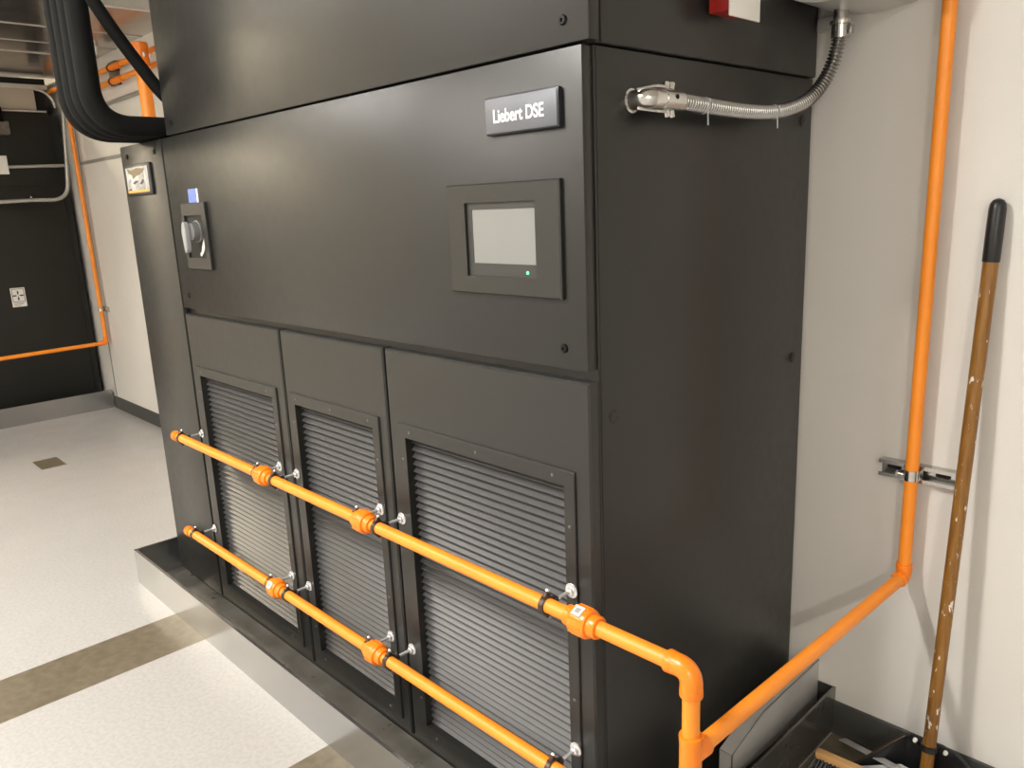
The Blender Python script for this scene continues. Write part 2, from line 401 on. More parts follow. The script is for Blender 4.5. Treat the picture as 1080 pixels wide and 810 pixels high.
for k in range(13):
    a = math.radians(-80 + 85 * k / 12); pts.append((-1.858 + .062 * math.cos(a), 1.562 + .070 * math.sin(a)))
for k in range(12, -1, -1):
    a = math.radians(-80 + 85 * k / 12); rr = .058 - .014 * math.sin(math.pi * k / 12); pts.append((-1.858 + rr * math.cos(a), 1.562 + (rr + .006) * math.sin(a)))
prism(bm, pts, 'y', FY - .0055, FY - .0038); obj('dial_mark', bm, M['white'], SW)
bm = bmesh.new(); lathe(bm, (-1.842, FY - .0038, 1.500), (0, -1, 0), [(0, .008), (.002, .007)], 14); obj('dial_dot', bm, M['white'], SW)
BL = bx('blue_sticker', M['blue'], U, -1.901, -1.830, FY - .0012, FY, 1.683, 1.733)
bx('sticker_edge', M['white'], BL, -1.8305, -1.819, FY - .0010, FY, 1.683, 1.733)

# framed label on the narrow column
LB = bx('framed_label', M['badgeedge'], U, -2.492, -2.214, FY - .011, FY, 1.728, 1.850, bev=.004)
bx('label_face', M['silverlabel'], LB, -2.472, -2.236, FY - .0120, FY - .0105, 1.740, 1.838)
bm = bmesh.new(); prism(bm, [(-2.452, 1.833), (-2.40, 1.826), (-2.35, 1.834), (-2.262, 1.828), (-2.285, 1.816), (-2.325, 1.806), (-2.36, 1.803), (-2.40, 1.793), (-2.405, 1.808), (-2.44, 1.816)], 'y', FY - .0128, FY - .0118); obj('torn_patch', bm, M['brown'], LB)
bx('orange_stripe', M['amber'], LB, -2.470, -2.238, FY - .0128, FY - .0118, 1.739, 1.7475)
for pl, mm in (([(-2.405, 1.777), (-2.375, 1.785), (-2.345, 1.784), (-2.35, 1.779), (-2.372, 1.776), (-2.39, 1.771)], 'darkmark'),
               ([(-2.33, 1.772), (-2.30, 1.786), (-2.285, 1.788), (-2.288, 1.776), (-2.31, 1.768)], 'darkmark'),
               ([(-2.34, 1.752), (-2.31, 1.763), (-2.285, 1.757), (-2.29, 1.749), (-2.33, 1.748)], 'greymark'),
               ([(-2.45, 1.786), (-2.43, 1.795), (-2.42, 1.786), (-2.435, 1.776)], 'greymark'),
               ([(-2.465, 1.752), (-2.43, 1.757), (-2.425, 1.750), (-2.46, 1.748)], 'darkmark'),
               ([(-2.30, 1.80), (-2.285, 1.815), (-2.275, 1.80), (-2.285, 1.792)], 'greymark')):
    bm = bmesh.new(); prism(bm, pl, 'y', FY - .0128, FY - .0118); obj('label_print', bm, M[mm], LB)

# ------------------------------------------------------------------ steel containment curb round the unit
CB = thing('containment_curb', 'low stainless steel curb around the black cabinet with three louvred doors', 'curb', (-1.2, -.2, 0))
def curb_bm(kind):
    bm = bmesh.new()
    if kind == 'front': prism(bm, [(-.2015, 0), (-.1985, 0), (-.1985, .159), (-.190, .159), (-.190, .1615), (-.2015, .1615)], 'x', -2.612, .146)
    if kind == 'left': prism(bm, [(-2.6125, 0), (-2.6095, 0), (-2.6095, .159), (-2.601, .159), (-2.601, .1615), (-2.6125, .1615)], 'y', -.2005, YW - .001)
    if kind == 'right': prism(bm, [(.1465, 0), (.1435, 0), (.1435, .1475), (.139, .1475), (.139, .150), (.1465, .150)], 'y', -.2005, YW - .001)
    return bm
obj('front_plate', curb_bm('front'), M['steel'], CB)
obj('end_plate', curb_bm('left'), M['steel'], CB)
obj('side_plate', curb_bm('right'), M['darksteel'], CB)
bm = bmesh.new(); box(bm, -2.61, .1435, -.199, -.0005, .0005, .004); box(bm, .001, .1435, -.001, YW - .002, .0005, .004); box(bm, -2.61, -2.54, -.001, YW - .002, .0005, .004)
obj('drain_pan', bm, M['pan'], CB)
bx('wall_end_plate', M['base'], CB, .0915, .1435, YW - .004, YW - .001, .004, .148)

# pale sheet-metal cover standing in the gap at the right of the unit
bm = bmesh.new()
prism(bm, [(.416, .095), (.416, .171), (.585, .217), (YW - .001, .221), (YW - .001, .060), (.70, .075)], 'x', .0885, .0905)
prism(bm, [(.416, .171), (.585, .217), (YW - .001, .221), (YW - .001, .2185), (.585, .2145), (.416, .1685)], 'x', .052, .0905)
prism(bm, [(.416, .004), (.416, .171), (.4185, .171), (.4185, .004)], 'x', .052, .0905)
CV = obj('cover_plate', bm, M['galvdull']); tag(CV, 'pale sheet metal cover plate between the cabinet side and the dark curb', 'plate')

# ------------------------------------------------------------------ orange sampling pipe with its fittings
PR_ = .0167; YP = -.120; ZU, ZL = .780, .368; XT = .310; ZT = .600; YR = .878; XRs = .331
SPT = thing('orange_pipe', 'orange plastic pipe looping along the louvred doors and up the wall beside the broom handle', 'pipe', (XT, YP, ZT))
def pipe(name, a, b, r=PR_, parent=SPT, m='orange'):
    bm = bmesh.new(); tube(bm, [a, b], r, 24); return obj(name, bm, M[m], parent)
pipe('upper_rail', (-2.110, YP, ZU), (XT - .035, YP, ZU)); pipe('lower_rail', (-2.118, YP, ZL), (XT - .035, YP, ZL))
pipe('drop_pipe', (XT, YP, ZU - .035), (XT, YP, ZT + .02)); pipe('drop_pipe', (XT, YP, ZT - .02), (XT, YP, ZL + .035))
pipe('branch_pipe', (XT, YP + .02, ZT), (XRs, YR - .03, ZT)); pipe('riser_pipe', (XRs, YR, ZT + .03), (XRs + .012, YR, ZC))
def elbow(c, d1, d2, R=.0215, L=.052):
    bm = bmesh.new(); c = V(c); d1 = V(d1).normalized(); d2 = V(d2).normalized()
    tube(bm, fillet([c + d1 * L, c, c + d2 * L], .034, 12), R, 24)
    for d in (d1, d2): lathe(bm, c + d * (L - .004), d, [(-.012, R * 1.02), (.002, R * 1.05), (.004, R * 1.02), (.0045, R * .8)], 24)
    return obj('elbow', bm, M['orange_fit'], SPT)
elbow((XT, YP, ZU), (-1, 0, 0), (0, 0, -1)); elbow((XT, YP, ZL), (-1, 0, 0), (0, 0, 1)); elbow((XRs, YR, ZT), (0, -1, 0), (0, 0, 1), L=.036, R=.0202)
bm = bmesh.new(); tube(bm, [(XT, YP, ZT + .043), (XT, YP, ZT - .043)], .0215, 24); tube(bm, [(XT, YP, ZT), (XT, YP + .045, ZT)], .0215, 24)
for s in (1, -1): lathe(bm, (XT, YP, ZT + s * .040), (0, 0, s), [(-.012, .022), (.002, .0227), (.004, .022), (.0045, .018)], 24)
lathe(bm, (XT, YP + .042, ZT), (0, 1, 0), [(-.012, .022), (.002, .0227), (.004, .022), (.0045, .018)], 24)
obj('tee', bm, M['orange_fit'], SPT)
def union(x, z, sticker=None):
    bm = bmesh.new()
    lathe(bm, (x, YP, z), (1, 0, 0), [(-.046, .0185), (-.046, .0225), (-.030, .0235), (-.028, .0285), (-.022, .0315), (.014, .0318), (.019, .0295), (.020, .025), (.036, .0245), (.040, .0225), (.040, .0175)], 10 if False else 28)
    # grip ribs round the nut
    for k in range(12):
        a = 2 * math.pi * k / 12; cy, cz = YP + .0303 * math.cos(a), z + .0303 * math.sin(a)
        tube(bm, [(x - .023, cy, cz), (x + .012, cy, cz)], .0028, 6)
    o = obj('union_nut', bm, M['orange_fit'], SPT)
    if sticker:
        a = math.radians(sticker); c = V((x - .006, YP - .0328 * math.sin(a), z + .0328 * math.cos(a)))
        nrm = V((0, -math.sin(a), math.cos(a))); tn = V((1, 0, 0)); bn = nrm.cross(tn)
        for (s, h, mm, nm) in ((.0115, 0.001, 'white', 'sticker'), (.0062, .0016, 'greymark', 'sticker_print')):
            b2 = bmesh.new(); q = []
            for hh in (-.002, h): q.append([b2.verts.new(c + nrm * hh + tn * (s * i) + bn * (s * j)) for i, j in ((-1, -1), (1, -1), (1, 1), (-1, 1))])
            b2.faces.new(q[0][::-1]); b2.faces.new(q[1])
            for k in range(4): b2.faces.new((q[0][k], q[0][(k + 1) % 4], q[1][(k + 1) % 4], q[1][k]))
            obj(nm, b2, M[mm], o, smooth=0)
    return o
union(-1.362, ZU); union(-.765, ZU); union(.050, ZU, 25)
union(-1.362, ZL, 50); union(-.765, ZL); union(.050, ZL)
for z, x in ((ZU, -2.112), (ZL, -2.120)):
    bm = bmesh.new(); lathe(bm, (x, YP, z), (1, 0, 0), [(-.012, .012), (-.010, .018), (-.006, .0202), (.026, .0205), (.027, .017)], 24); obj('end_cap', bm, M['orange_fit'], SPT)

# clamps on threaded stand-off rods, one built then copied
def make_clamp():
    r = thing('pipe_clamp', '', 'pipe clamp', (0, FY, 0), 'stand-off clamps holding the orange pipe')
    bm = bmesh.new(); lathe(bm, (0, FY - .0063, 0), (0, -1, 0), [(0, .0175), (.002, .0175), (.003, .016), (.003, .010), (.010, .0098), (.0105, .006)], 20); obj('base_nut', bm, M['zinc'], r)
    bm = bmesh.new(); tube(bm, [(0, FY - .009, 0), (0, YP + .022, 0)], .0047, 12)
    obj('rod', bm, M['zinc'], r)
    bm = bmesh.new()
    for xo in (-.0052, .0052):
        pts = [(xo, YP + .0185 * math.cos(2 * math.pi * k / 28), .0185 * math.sin(2 * math.pi * k / 28)) for k in range(29)]
        tube(bm, pts, .0022, 6)
    lathe_r = [(-.0065, .0172), (-.0065, .0204), (.0065, .0204), (.0065, .0172)]
    ring = []
    for d, q in lathe_r: ring.append([bm.verts.new((d, YP + q * math.cos(2 * math.pi * k / 28), q * math.sin(2 * math.pi * k / 28))) for k in range(28)])
    for i in range(4):
        for k in range(28): bm.faces.new((ring[i][k], ring[i][(k + 1) % 28], ring[(i + 1) % 4][(k + 1) % 28], ring[(i + 1) % 4][k]))
    box(bm, -.0075, .0075, YP + .018, YP + .034, -.008, .008, .002)
    obj('ring', bm, M['darkmetal'], r)
    for s in (1, -1):
        bm = bmesh.new(); tube(bm, [(0, YP - .004, s * .018), (0, YP + .004, s * .030)], .0052, 10); box(bm, -.006, .006, YP - .010, YP + .010, min(s * .017, s * .022), max(s * .017, s * .022), .0015)
        obj('clamp_screw', bm, M['darkmetal'], r)
        bm = bmesh.new(); lathe(bm, (0, YP + .004, s * .029), (0, .55, s * .83), [(0, .0052), (.002, .0056), (.006, .004), (.007, .002)], 10); obj('screw_tip', bm, M['zinc'], r)
    return r
clamp0 = make_clamp()
cx = [-2.057, -1.413, -1.294, -.808, -.702, -.061]
where = ['at the far left end cap of the {} orange pipe', 'left of the first union on the {} orange pipe', 'right of the first union on the {} orange pipe',
         'left of the second union on the {} orange pipe', 'right of the second union on the {} orange pipe', 'at the right edge of the right louvred door on the {} orange pipe']
first = True
for z, nm in ((ZU, 'upper'), (ZL, 'lower')):
    for x, wq in zip(cx, where):
        c = clamp0 if first else copy_tree(clamp0); first = False
        c.location = (x, FY, z); c['label'] = 'pipe clamp ' + wq.format(nm)

# ------------------------------------------------------------------ wall strut and its clamp
ST = bmesh.new()
z0, z1 = .866, .912
x0, x1 = .240, .432
prism(ST, [(YW, z0), (YW - .028, z0), (YW - .028, z0 + .010), (YW - .0255, z0 + .010), (YW - .0255, z0 + .0025), (YW - .0025, z0 + .0025), (YW - .0025, z1 - .0025), (YW - .0255, z1 - .0025), (YW - .0255, z1 - .010), (YW - .028, z1 - .010), (YW - .028, z1), (YW, z1)], 'x', x0, x1)
S = obj('strut_channel', ST, M['galv']); tag(S, 'short galvanised strut channel fixed to the wall behind the orange riser', 'strut')
for k in range(3):
    bm = bmesh.new(); xx = x0 + .032 + k * .062
    pts = [(xx + (.013 * (1 if math.cos(a) > 0 else -1)) + .006 * math.cos(a), .889 + .006 * math.sin(a)) for a in [2 * math.pi * j / 16 + .01 for j in range(16)]]
    prism(bm, pts, 'y', YW - .0032, YW - .0024); obj('slot', bm, M['void'], S)
SCz = .891
K = thing('strut_clamp', 'bright two-piece clamp gripping the orange riser on the wall strut', 'pipe clamp', (XRs + .001, YR, SCz))
xc = XRs + .0013
bm = bmesh.new(); pts = [(xc + .0195 * math.cos(math.radians(a)), YR - .0195 * math.sin(math.radians(a)), SCz) for a in range(-10, 191, 10)]
pin = [(xc + .0178 * math.cos(math.radians(a)), YR - .0178 * math.sin(math.radians(a)), SCz) for a in range(190, -11, -10)]
prism(bm, [(p[0], p[1]) for p in pts + pin], 'z', SCz - .014, SCz + .014)
for s in (1, -1): box(bm, xc + s * .0188 - .0012, xc + s * .0188 + .0012, YR, YW - .022, SCz - .014, SCz + .014)
obj('strap', bm, M['chrome'], K)
bm = bmesh.new(); tube(bm, [(xc - .032, YR - .010, SCz), (xc - .016, YR - .010, SCz)], .0045, 10); lathe(bm, (xc - .030, YR - .010, SCz), (-1, 0, 0), [(0, .008), (.005, .008), (.006, .006)], 6); obj('bolt', bm, M['chrome'], K)

# ------------------------------------------------------------------ flexible conduit on the side of the unit
FC = thing('flexible_conduit', 'ribbed steel flexible conduit curving from the cabinet side up to the duct', 'conduit', (.0, .1, 1.835))
path = catmull([(.047, .195, 1.829), (.048, .241, 1.827), (.047, .374, 1.822), (.046, .486, 1.820), (.046, .590, 1.823), (.050, .680, 1.834), (.058, .765, 1.860), (.074, .815, 1.905), (.090, .836, 1.965), (.098, .842, 2.035)], 70)
# resample by arc length so that ribs are even
acc = [0]
for a, b in zip(path, path[1:]): acc.append(acc[-1] + (b - a).length)
tot = acc[-1]; N = 1500; res = []; j = 0
for k in range(N + 1):
    s = tot * k / N
    while j < len(acc) - 2 and acc[j + 1] < s: j += 1
    t = (s - acc[j]) / max(acc[j + 1] - acc[j], 1e-9); res.append(path[j].lerp(path[j + 1], t))
nr = tot / .0092
rad = [.0148 + .0034 * math.sin(2 * math.pi * nr * k / N) for k in range(N + 1)]
bm = bmesh.new(); tube(bm, res, rad, 16); obj('ribbed_hose', bm, M['flex'], FC)
bm = bmesh.new()
lathe(bm, (.0, .112, 1.829), (1, 0, 0), [(0, .024), (.005, .024), (.006, .020), (.022, .019), (.024, .017)], 24)
tube(bm, fillet([(.010, .112, 1.829), (.048, .112, 1.829), (.048, .190, 1.828)], .03, 10), [.016] * 3 + [.019] * 4 + [.0205] * 20 if False else .0195, 20)
tube(bm, [(.048, .150, 1.829), (.048, .212, 1.828)], .0215, 20)
obj('connector_elbow', bm, M['chrome'], FC)
for s in (1, -1):
    bm = bmesh.new()
    for yy in (.166, .184): tube(bm, [(.048, yy, 1.829 + s * .020), (.048, yy + .004, 1.829 + s * .033)], .0072, 10)
    tube(bm, fillet([(.026, .100, 1.829 + s * .018), (.052, .130, 1.829 + s * .024), (.050, .17, 1.829 + s * .024)], .02, 6), .0035, 8)
    obj('clamp_ear', bm, M['chrome'], FC)
bm = bmesh.new(); lathe(bm, (.0695, .178, 1.833), (1, 0, 0), [(-.004, .005), (.0006, .005), (.0008, .002)], 12); obj('set_screw', bm, M['screwblack'], FC)
bm = bmesh.new(); lathe(bm, (.098, .842, 2.018), (0, 0, 1), [(-.012, .0175), (-.012, .022), (.018, .022), (.019, .026), (.028, .026), (.030, .018), (.060, .017)], 20)
box(bm, .112, .130, .832, .852, 2.012, 2.034, .002)
obj('end_connector', bm, M['chrome'], FC)
for (i0, tl) in ((int(.14 * N), .030), (int(.53 * N), .026)):
    c = res[i0]; d = (res[i0 + 3] - res[i0 - 3]).normalized()
    bm = bmesh.new(); lathe(bm, c, d, [(-.0018, .0160), (-.0018, .0180), (.0018, .0180), (.0018, .0160)], 18)
    tube(bm, [c + V((.012, 0, -.013)), c + V((.015, -.003, -.018 - tl * .8))], .0018, 6)
    box(bm, c.x + .012, c.x + .018, c.y - .003, c.y + .003, c.z + .006, c.z + .013, .001)
    obj('cable_tie', bm, M['tie'], FC)

# red fire-alarm back box with a white plate
AL = thing('alarm_box', 'red alarm box with a white front plate on the upper cabinet side', 'alarm box', (.02, .42, 2.02))
bx('back_box', M['red'], AL, .021, .078, .362, .462, 2.018, 2.145, bev=.003)
PLt = bx('white_plate', M['white'], AL, .078, .084, .348, .470, 2.003, 2.160, bev=.002)

# bowed galvanised duct end above the conduit
DU = thing('duct_drop', 'pale galvanised duct with a bowed underside above the flexible conduit', 'duct', (.2, .8, 2.05))
bm = bmesh.new(); pts = [(.306, ZC), (.306, 2.118)]
for k in range(1, 20):
    a = math.pi * k / 20; pts.append((.163 + .143 * math.cos(a), 2.118 - .052 * math.sin(a) ** .8))
pts += [(.020, 2.118), (.020, ZC)]
prism(bm, pts, 'y', .700, YW - .001); obj('duct_body', bm, M['galvdull'], DU)
bm = bmesh.new(); box(bm, .010, .078, .895, YW - .001, 2.04, 2.072, .002); obj('hanger_strap', bm, M['galvdull'], DU)

# ------------------------------------------------------------------ black insulated lines dropping beside the plenum
lab = ['nearest of the thick black insulated lines bending over the cabinet column', 'second thick black insulated line from the cabinet plenum',
       'third thick black insulated line from the cabinet plenum', 'outermost thick black insulated line, leftmost of the bundle']
for k in range(4):
    x = -2.121 - .078 * k; yv = -.245 + .012 * k * 0
    bm = bmesh.new(); tube(bm, fillet([(x, yv, ZC), (x, yv, 1.968), (x, YW - .002, 1.968)], .125, 14), .038, 24)
    tag(obj('insulated_line', bm, M['foam']), lab[k], 'insulated pipe', 'black insulated lines')
bm = bmesh.new(); tube(bm, catmull([(-2.0575, -.40, 2.78), (-2.0575, -.222, 2.40), (-2.0575, -.075, 2.165), (-2.0575, .02, 2.050), (-2.0575, .16, 1.965), (-2.0575, .45, 1.953)], 10), .0230, 20)
tag(obj('insulated_line', bm, M['foam']), 'thin black line slanting down to the plenum across the gap', 'insulated pipe', 'black insulated lines')

# ------------------------------------------------------------------ far end of the room
XF = -6.58
FU = thing('cooling_unit', 'dark matt black cabinet at the far end of the room', 'cooling unit', (-7.05, -.2, 0))
bm = bmesh.new(); box(bm, -7.55, XF - .006, -1.65, .82, 0, 1.93); box(bm, -7.55, XF - .01, -1.65, .80, 1.93, 2.515); box(bm, -7.55, XF - .03, -1.6, .888, .01, 2.50); obj('cabinet_body', bm, M['farblack'], FU)  # recessed third block is frame side, widened to stand in for wall-gap shadow
bx('front_panel', M['farblack'], FU, XF - .006, XF, -.55, .826, .03, 1.925, bev=.003)
bx('front_panel', M['farblack'], FU, XF - .006, XF, -1.64, -.56, .03, 1.925, bev=.003)
bx('plenum_panel', M['farblack'], FU, XF - .006, XF, -1.64, .81, 1.935, 2.52, bev=.003)
bx('top_lip', M['galvdull'], FU, XF - .02, XF + .004, -1.64, .80, 2.522, 2.534)
STK = bx('notice_sticker', M['white'], FU, XF, XF + .0015, .306, .412, .955, 1.112)
def yz(pts): return [(p[0], p[1]) for p in pts]
cy, cz = .358, 1.048
for k in range(4):
    a = k * math.pi / 2; bm = bmesh.new()
    q = [(cy + math.cos(a + t) * r, cz + math.sin(a + t) * r) for t, r in ((0, .004), (-.30, .022), (-.12, .040), (.12, .040), (.30, .022))]
    prism(bm, q, 'x', XF + .001, XF + .0024); obj('icon_arm', bm, M['darkmark'], STK)
bm = bmesh.new()
for (ya, yb, za, zb) in ((.314, .404, 1.100, 1.104), (.314, .404, .996, 1.0), (.314, .318, .996, 1.104), (.400, .404, .996, 1.104)): box(bm, XF + .001, XF + .0024, ya, yb, za, zb)
obj('icon_border', bm, M['darkmark'], STK)
bm = bmesh.new()
for j, ww in ((.984, .08), (.973, .07), (.962, .05)): box(bm, XF + .001, XF + .0022, .318, .318 + ww, j, j + .005)
obj('print_line', bm, M['greymark'], STK)

XK = -6.38
FCB = thing('containment_curb', 'low steel curb in front of the dark cabinet at the far end', 'curb', (XK, -.3, 0))
bm = bmesh.new(); prism(bm, [(XK, 0), (XK - .003, 0), (XK - .003, .159), (XK - .01, .159), (XK - .01, .162), (XK, .162)], 'y', -2.2, .905); obj('front_plate', bm, M['steel'], FCB)
bm = bmesh.new(); box(bm, -6.575, XK - .003, -2.2, .905, .0005, .004); obj('drain_pan', bm, M['darksteel'], FCB)

# far orange pipe
FP = thing('orange_pipe', 'thin orange pipe running down the far wall corner and across the dark cabinet', 'pipe', (-6.25, .885, .6))
xr = -6.235; yr = .878
bm = bmesh.new(); tube(bm, [(xr - .04, yr, 2.66), (xr, yr, .62)], PR_, 16); obj('riser_pipe', bm, M['orange'], FP)
bm = bmesh.new(); tube(bm, [(xr, yr - .02, .603), (xr - .01, -2.6, .560)], PR_, 16); obj('rail_pipe', bm, M['orange'], FP)
bm = bmesh.new(); tube(bm, fillet([(xr, yr, .66), (xr, yr, .605), (xr, yr - .06, .603)], .03, 8), .0215, 16); obj('elbow', bm, M['orange_fit'], FP)
bm = bmesh.new(); tube(bm, [(xr - .04, yr, 2.70), (-7.1, yr - .01, 2.70)], PR_, 16); obj('branch_pipe', bm, M['orange'], FP)
bm = bmesh.new(); tube(bm, fillet([(xr - .039, yr, 2.63), (xr - .04, yr, 2.70), (xr - .10, yr, 2.70)], .03, 8), .023, 16); obj('elbow', bm, M['orange_fit'], FP)
FB = thing('strut_clamp', 'small bright clamp on the thin far orange riser', 'pipe clamp', (xr, yr, .89))
bm = bmesh.new(); box(bm, xr - .07, xr + .07, YW - .024, YW, .87, .912, .002); obj('strut', bm, M['galv'], FB)
bm = bmesh.new(); lathe(bm, (xr - .005, yr, .89), (0, 0, 1), [(-.013, .0172), (-.013, .0215), (.013, .0215), (.013, .0172)], 18); obj('strap', bm, M['chrome'], FB)

# grey conduits and boxes on the dark far cabinet
BXo = thing('junction_box', 'white flat junction box on the dark far cabinet', 'junction box', (XF, .41, 2.09))
bx('box_body', M['white'], BXo, XF + .001, XF + .06, .30, .435, 2.03, 2.165, bev=.004)
bx('box_cover', M['white'], BXo, XF + .06, XF + .066, .295, .440, 2.025, 2.17, bev=.002)
bm = bmesh.new(); tube(bm, [(XF + .035, .437, 2.083), (XF + .035, .90, 2.097)], .0135, 14)
tag(obj('grey_conduit', bm, M['conduit']), 'straight pale grey conduit leading right from the white junction box', 'conduit')
CC = thing('grey_conduit', 'pale grey conduit that drops at the corner and bends left across the dark cabinet', 'conduit', (XF + .03, .8, 1.9))
xcnd = -6.42
bm = bmesh.new(); tube(bm, fillet([(xcnd, .893, 2.62), (xcnd, .842, 2.05), (xcnd, .815, 1.812), (xcnd, .55, 1.815), (xcnd, -.8, 1.77)], .24, 14), .0155, 14); obj('tube', bm, M['conduit'], CC)
bm = bmesh.new(); lathe(bm, (xcnd, .540, 1.8150), (0, 1, 0), [(-.006, .016), (-.006, .019), (.006, .019), (.006, .016)], 14); box(bm, XF, xcnd, .534, .546, 1.829, 1.846); obj('strap', bm, M['galv'], CC)
GB = thing('junction_box', 'brown grey box with a flexible top at the upper edge of the dark cabinet', 'junction box', (XF + .03, .38, 2.3))
bx('box_body', M['stub'], GB, XF, XF + .07, .34, .498, 2.335, 2.435, bev=.005)
bm = bmesh.new(); tube(bm, [(XF + .035, .43, 2.430), (XF + .035, .43, 2.45), (XF + .035, .425, 2.545)], [.050, .046, .044], 16); obj('box_top', bm, M['foam'], GB)
PB = thing('beige_panel', 'beige flat panel standing above the dark far cabinet', 'panel', (XF, -.2, 2.6))
bx('panel_sheet', M['beige'], PB, XF - .06, XF - .02, -1.6, .738, 2.540, 2.705, bev=.004)
bx('panel_edge', M['galvdull'], PB, XF - .07, XF - .01, -1.6, .84, 2.705, 2.740, bev=.003)
bx('opening_shade_block', M['void'], PB, -7.5, XF - .075, -1.6, .843, 2.540, 2.795)  # black block added so the opening above the far cabinet reads as shaded
# round collar beside the beige panel
bm = bmesh.new()
pts = [(XF + .006, .74 + .13 * math.sin(math.radians(a)), 2.56 + .14 * math.cos(math.radians(a))) for a in range(0, 91, 6)]
tube(bm, pts, .010, 8); tag(obj('collar_ring', bm, M['galvdull']), 'curved metal collar edge beside the beige panel and far orange pipe', 'duct collar')

# overhead galvanised duct
OD = thing('overhead_duct', 'wide shiny galvanised duct under the ceiling at the far left', 'duct', (-5.2, -.5, 2.8))
bm = bmesh.new(); box(bm, -6.54, -3.90, -2.6, YW - .002, 2.80, ZC - .005); obj('duct_body', bm, M['galv'], OD)
for xs, h in ((-5.51, .006), (-5.13, .003), (-4.63, .004), (-6.53, .012), (-3.912, .008)):
    bm = bmesh.new(); box(bm, xs - .008, xs + .008, -2.6, YW - .002, 2.80 - h, 2.80, .001); obj('seam', bm, M['galvdull'], OD)

# orange pipes high on the back wall seen through the loop of black lines
for zz, lb in ((2.665, 'upper of the two slim orange pipes high on the back wall'), (2.575, 'lower of the two slim orange pipes high on the back wall')):
    HP = thing('orange_pipe', lb, 'pipe', (-4.6, .85, zz), 'slim orange pipes high on the wall')
    bm = bmesh.new(); tube(bm, [(-6.0, .865, zz + .01), (-2.7, .865, zz)], PR_, 14); obj('tube', bm, M['orange'], HP)
    bm = bmesh.new(); tube(bm, [(-5.16, .865, zz + .006), (-4.92, .865, zz + .005)], .0225, 14); obj('coupling', bm, M['orange_fit'], HP)
    bm = bmesh.new(); lathe(bm, (-5.13, .865, zz + .006), (1, 0, 0), [(-.012, .020), (-.012, .027), (.012, .027), (.012, .020)], 14); box(bm, -5.142, -5.118, .865, YW, zz - .01, zz + .02); obj('clip', bm, M['darkmetal'], HP)
HS = bmesh.new(); box(HS, -5.265, -5.125, YW - .03, YW, 2.565, 2.725, .003); tag(obj('strut_channel', HS, M['strutdark']), 'upright grey strut behind the two slim high orange pipes', 'strut')
RB = thing('orange_riser', 'thick orange pipe standing behind the black lines at the back wall', 'pipe', (-4.265, .76, 0))
bm = bmesh.new(); tube(bm, [(-4.265, .76, .0), (-4.265, .76, 2.675)], .040, 24); obj('tube', bm, M['orange'], RB)
bm = bmesh.new(); lathe(bm, (-4.265, .76, 2.64), (0, 0, 1), [(-.09, .040), (-.09, .048), (.045, .048), (.050, .040)], 24); obj('collar', bm, M['orange_fit'], RB)
bm = bmesh.new()
for k in range(6):
    a = k * math.pi / 3; tube(bm, [(-4.265 + .052 * math.cos(a), .76 + .052 * math.sin(a), 2.60), (-4.265 + .052 * math.cos(a), .76 + .052 * math.sin(a), 2.625)], .007, 8)
obj('bolt', bm, M['zinc'], RB)
bm = bmesh.new(); tube(bm, [(-6.3, YW - .016, 2.462), (-2.7, YW - .016, 2.48)], .014, 12); tag(obj('grey_conduit', bm, M['conduit']), 'thin grey conduit along the back wall below the slim orange pipes', 'conduit')
bm = bmesh.new(); tube(bm, fillet([(-5.66, .74, 2.80), (-5.66, .74, 2.765), (-5.10, .78, 2.765), (-5.10, .78, 2.80)], .02, 5), .016, 12); obj('hanger_rod', bm, M['galvdull'], OD)

# ------------------------------------------------------------------ dustpan, brush and bits on the floor by the wall
DP = thing('dustpan', 'black long-handled dustpan leaning on the wall with a brown wooden pole', 'dustpan', (.45, .78, 0))
top = V((.4690, .9040, 1.600)); low = V((.4545, .788, .075)); dirp = (top - low).normalized()
def on(z): return low + dirp * ((z - low.z) / dirp.z)
bm = bmesh.new(); tube(bm, [low, on(1.462)], [.0162, .0172], 24); obj('pole', bm, M['pole'], DP)
bm = bmesh.new(); tube(bm, [on(1.452), on(1.455), on(1.52), on(1.575), on(1.588), on(1.596), on(1.600)], [.0180, .0192, .0194, .0190, .0172, .0120, .004], 24); obj('grip', bm, M['blackgrip'], DP)
c = on(.172)
bm = bmesh.new(); lathe(bm, c, dirp, [(-.008, .0164), (-.008, .0205), (.008, .0205), (.008, .0164)], 20); box(bm, c.x - .055, c.x + .055, c.y + .018, c.y + .026, c.z - .014, c.z + .006, .003)
obj('collar', bm, M['blackgrip'], DP)
for s in (-1, 1):
    bm = bmesh.new(); lathe(bm, (c.x + s * .038, c.y + .012, c.z - .002), (0, -1, 0), [(0, .006), (.006, .006), (.010, .004)], 12); obj('pin', bm, M['white'], DP)
# pan: upright back, flared left side, ramped floor, open towards the curb
def sheet(bm, pts, t):
    pts = [V(p) for p in pts]; n = (pts[1] - pts[0]).cross(pts[2] - pts[0]).normalized() * t
    A = [bm.verts.new(p) for p in pts]; B = [bm.verts.new(p + n) for p in pts]
    bm.faces.new(A[::-1]); bm.faces.new(B)
    for k in range(len(pts)): q = (k + 1) % len(pts); bm.faces.new((A[k], A[q], B[q], B[k]))
bm = bmesh.new()
sheet(bm, [(.385, .828, .0), (.560, .820, .0), (.560, .820, .105), (.548, .820, .140), (.520, .821, .163), (.480, .823, .170), (.405, .827, .164), (.385, .828, .155)], .004)
sheet(bm, [(.268, .776, .0), (.385, .826, .0), (.385, .826, .157), (.36, .814, .132), (.30, .788, .062), (.268, .776, .030)], .004)
sheet(bm, [(.560, .820, .0), (.525, .690, .0), (.525, .690, .030), (.550, .77, .080), (.560, .820, .105)], .004)
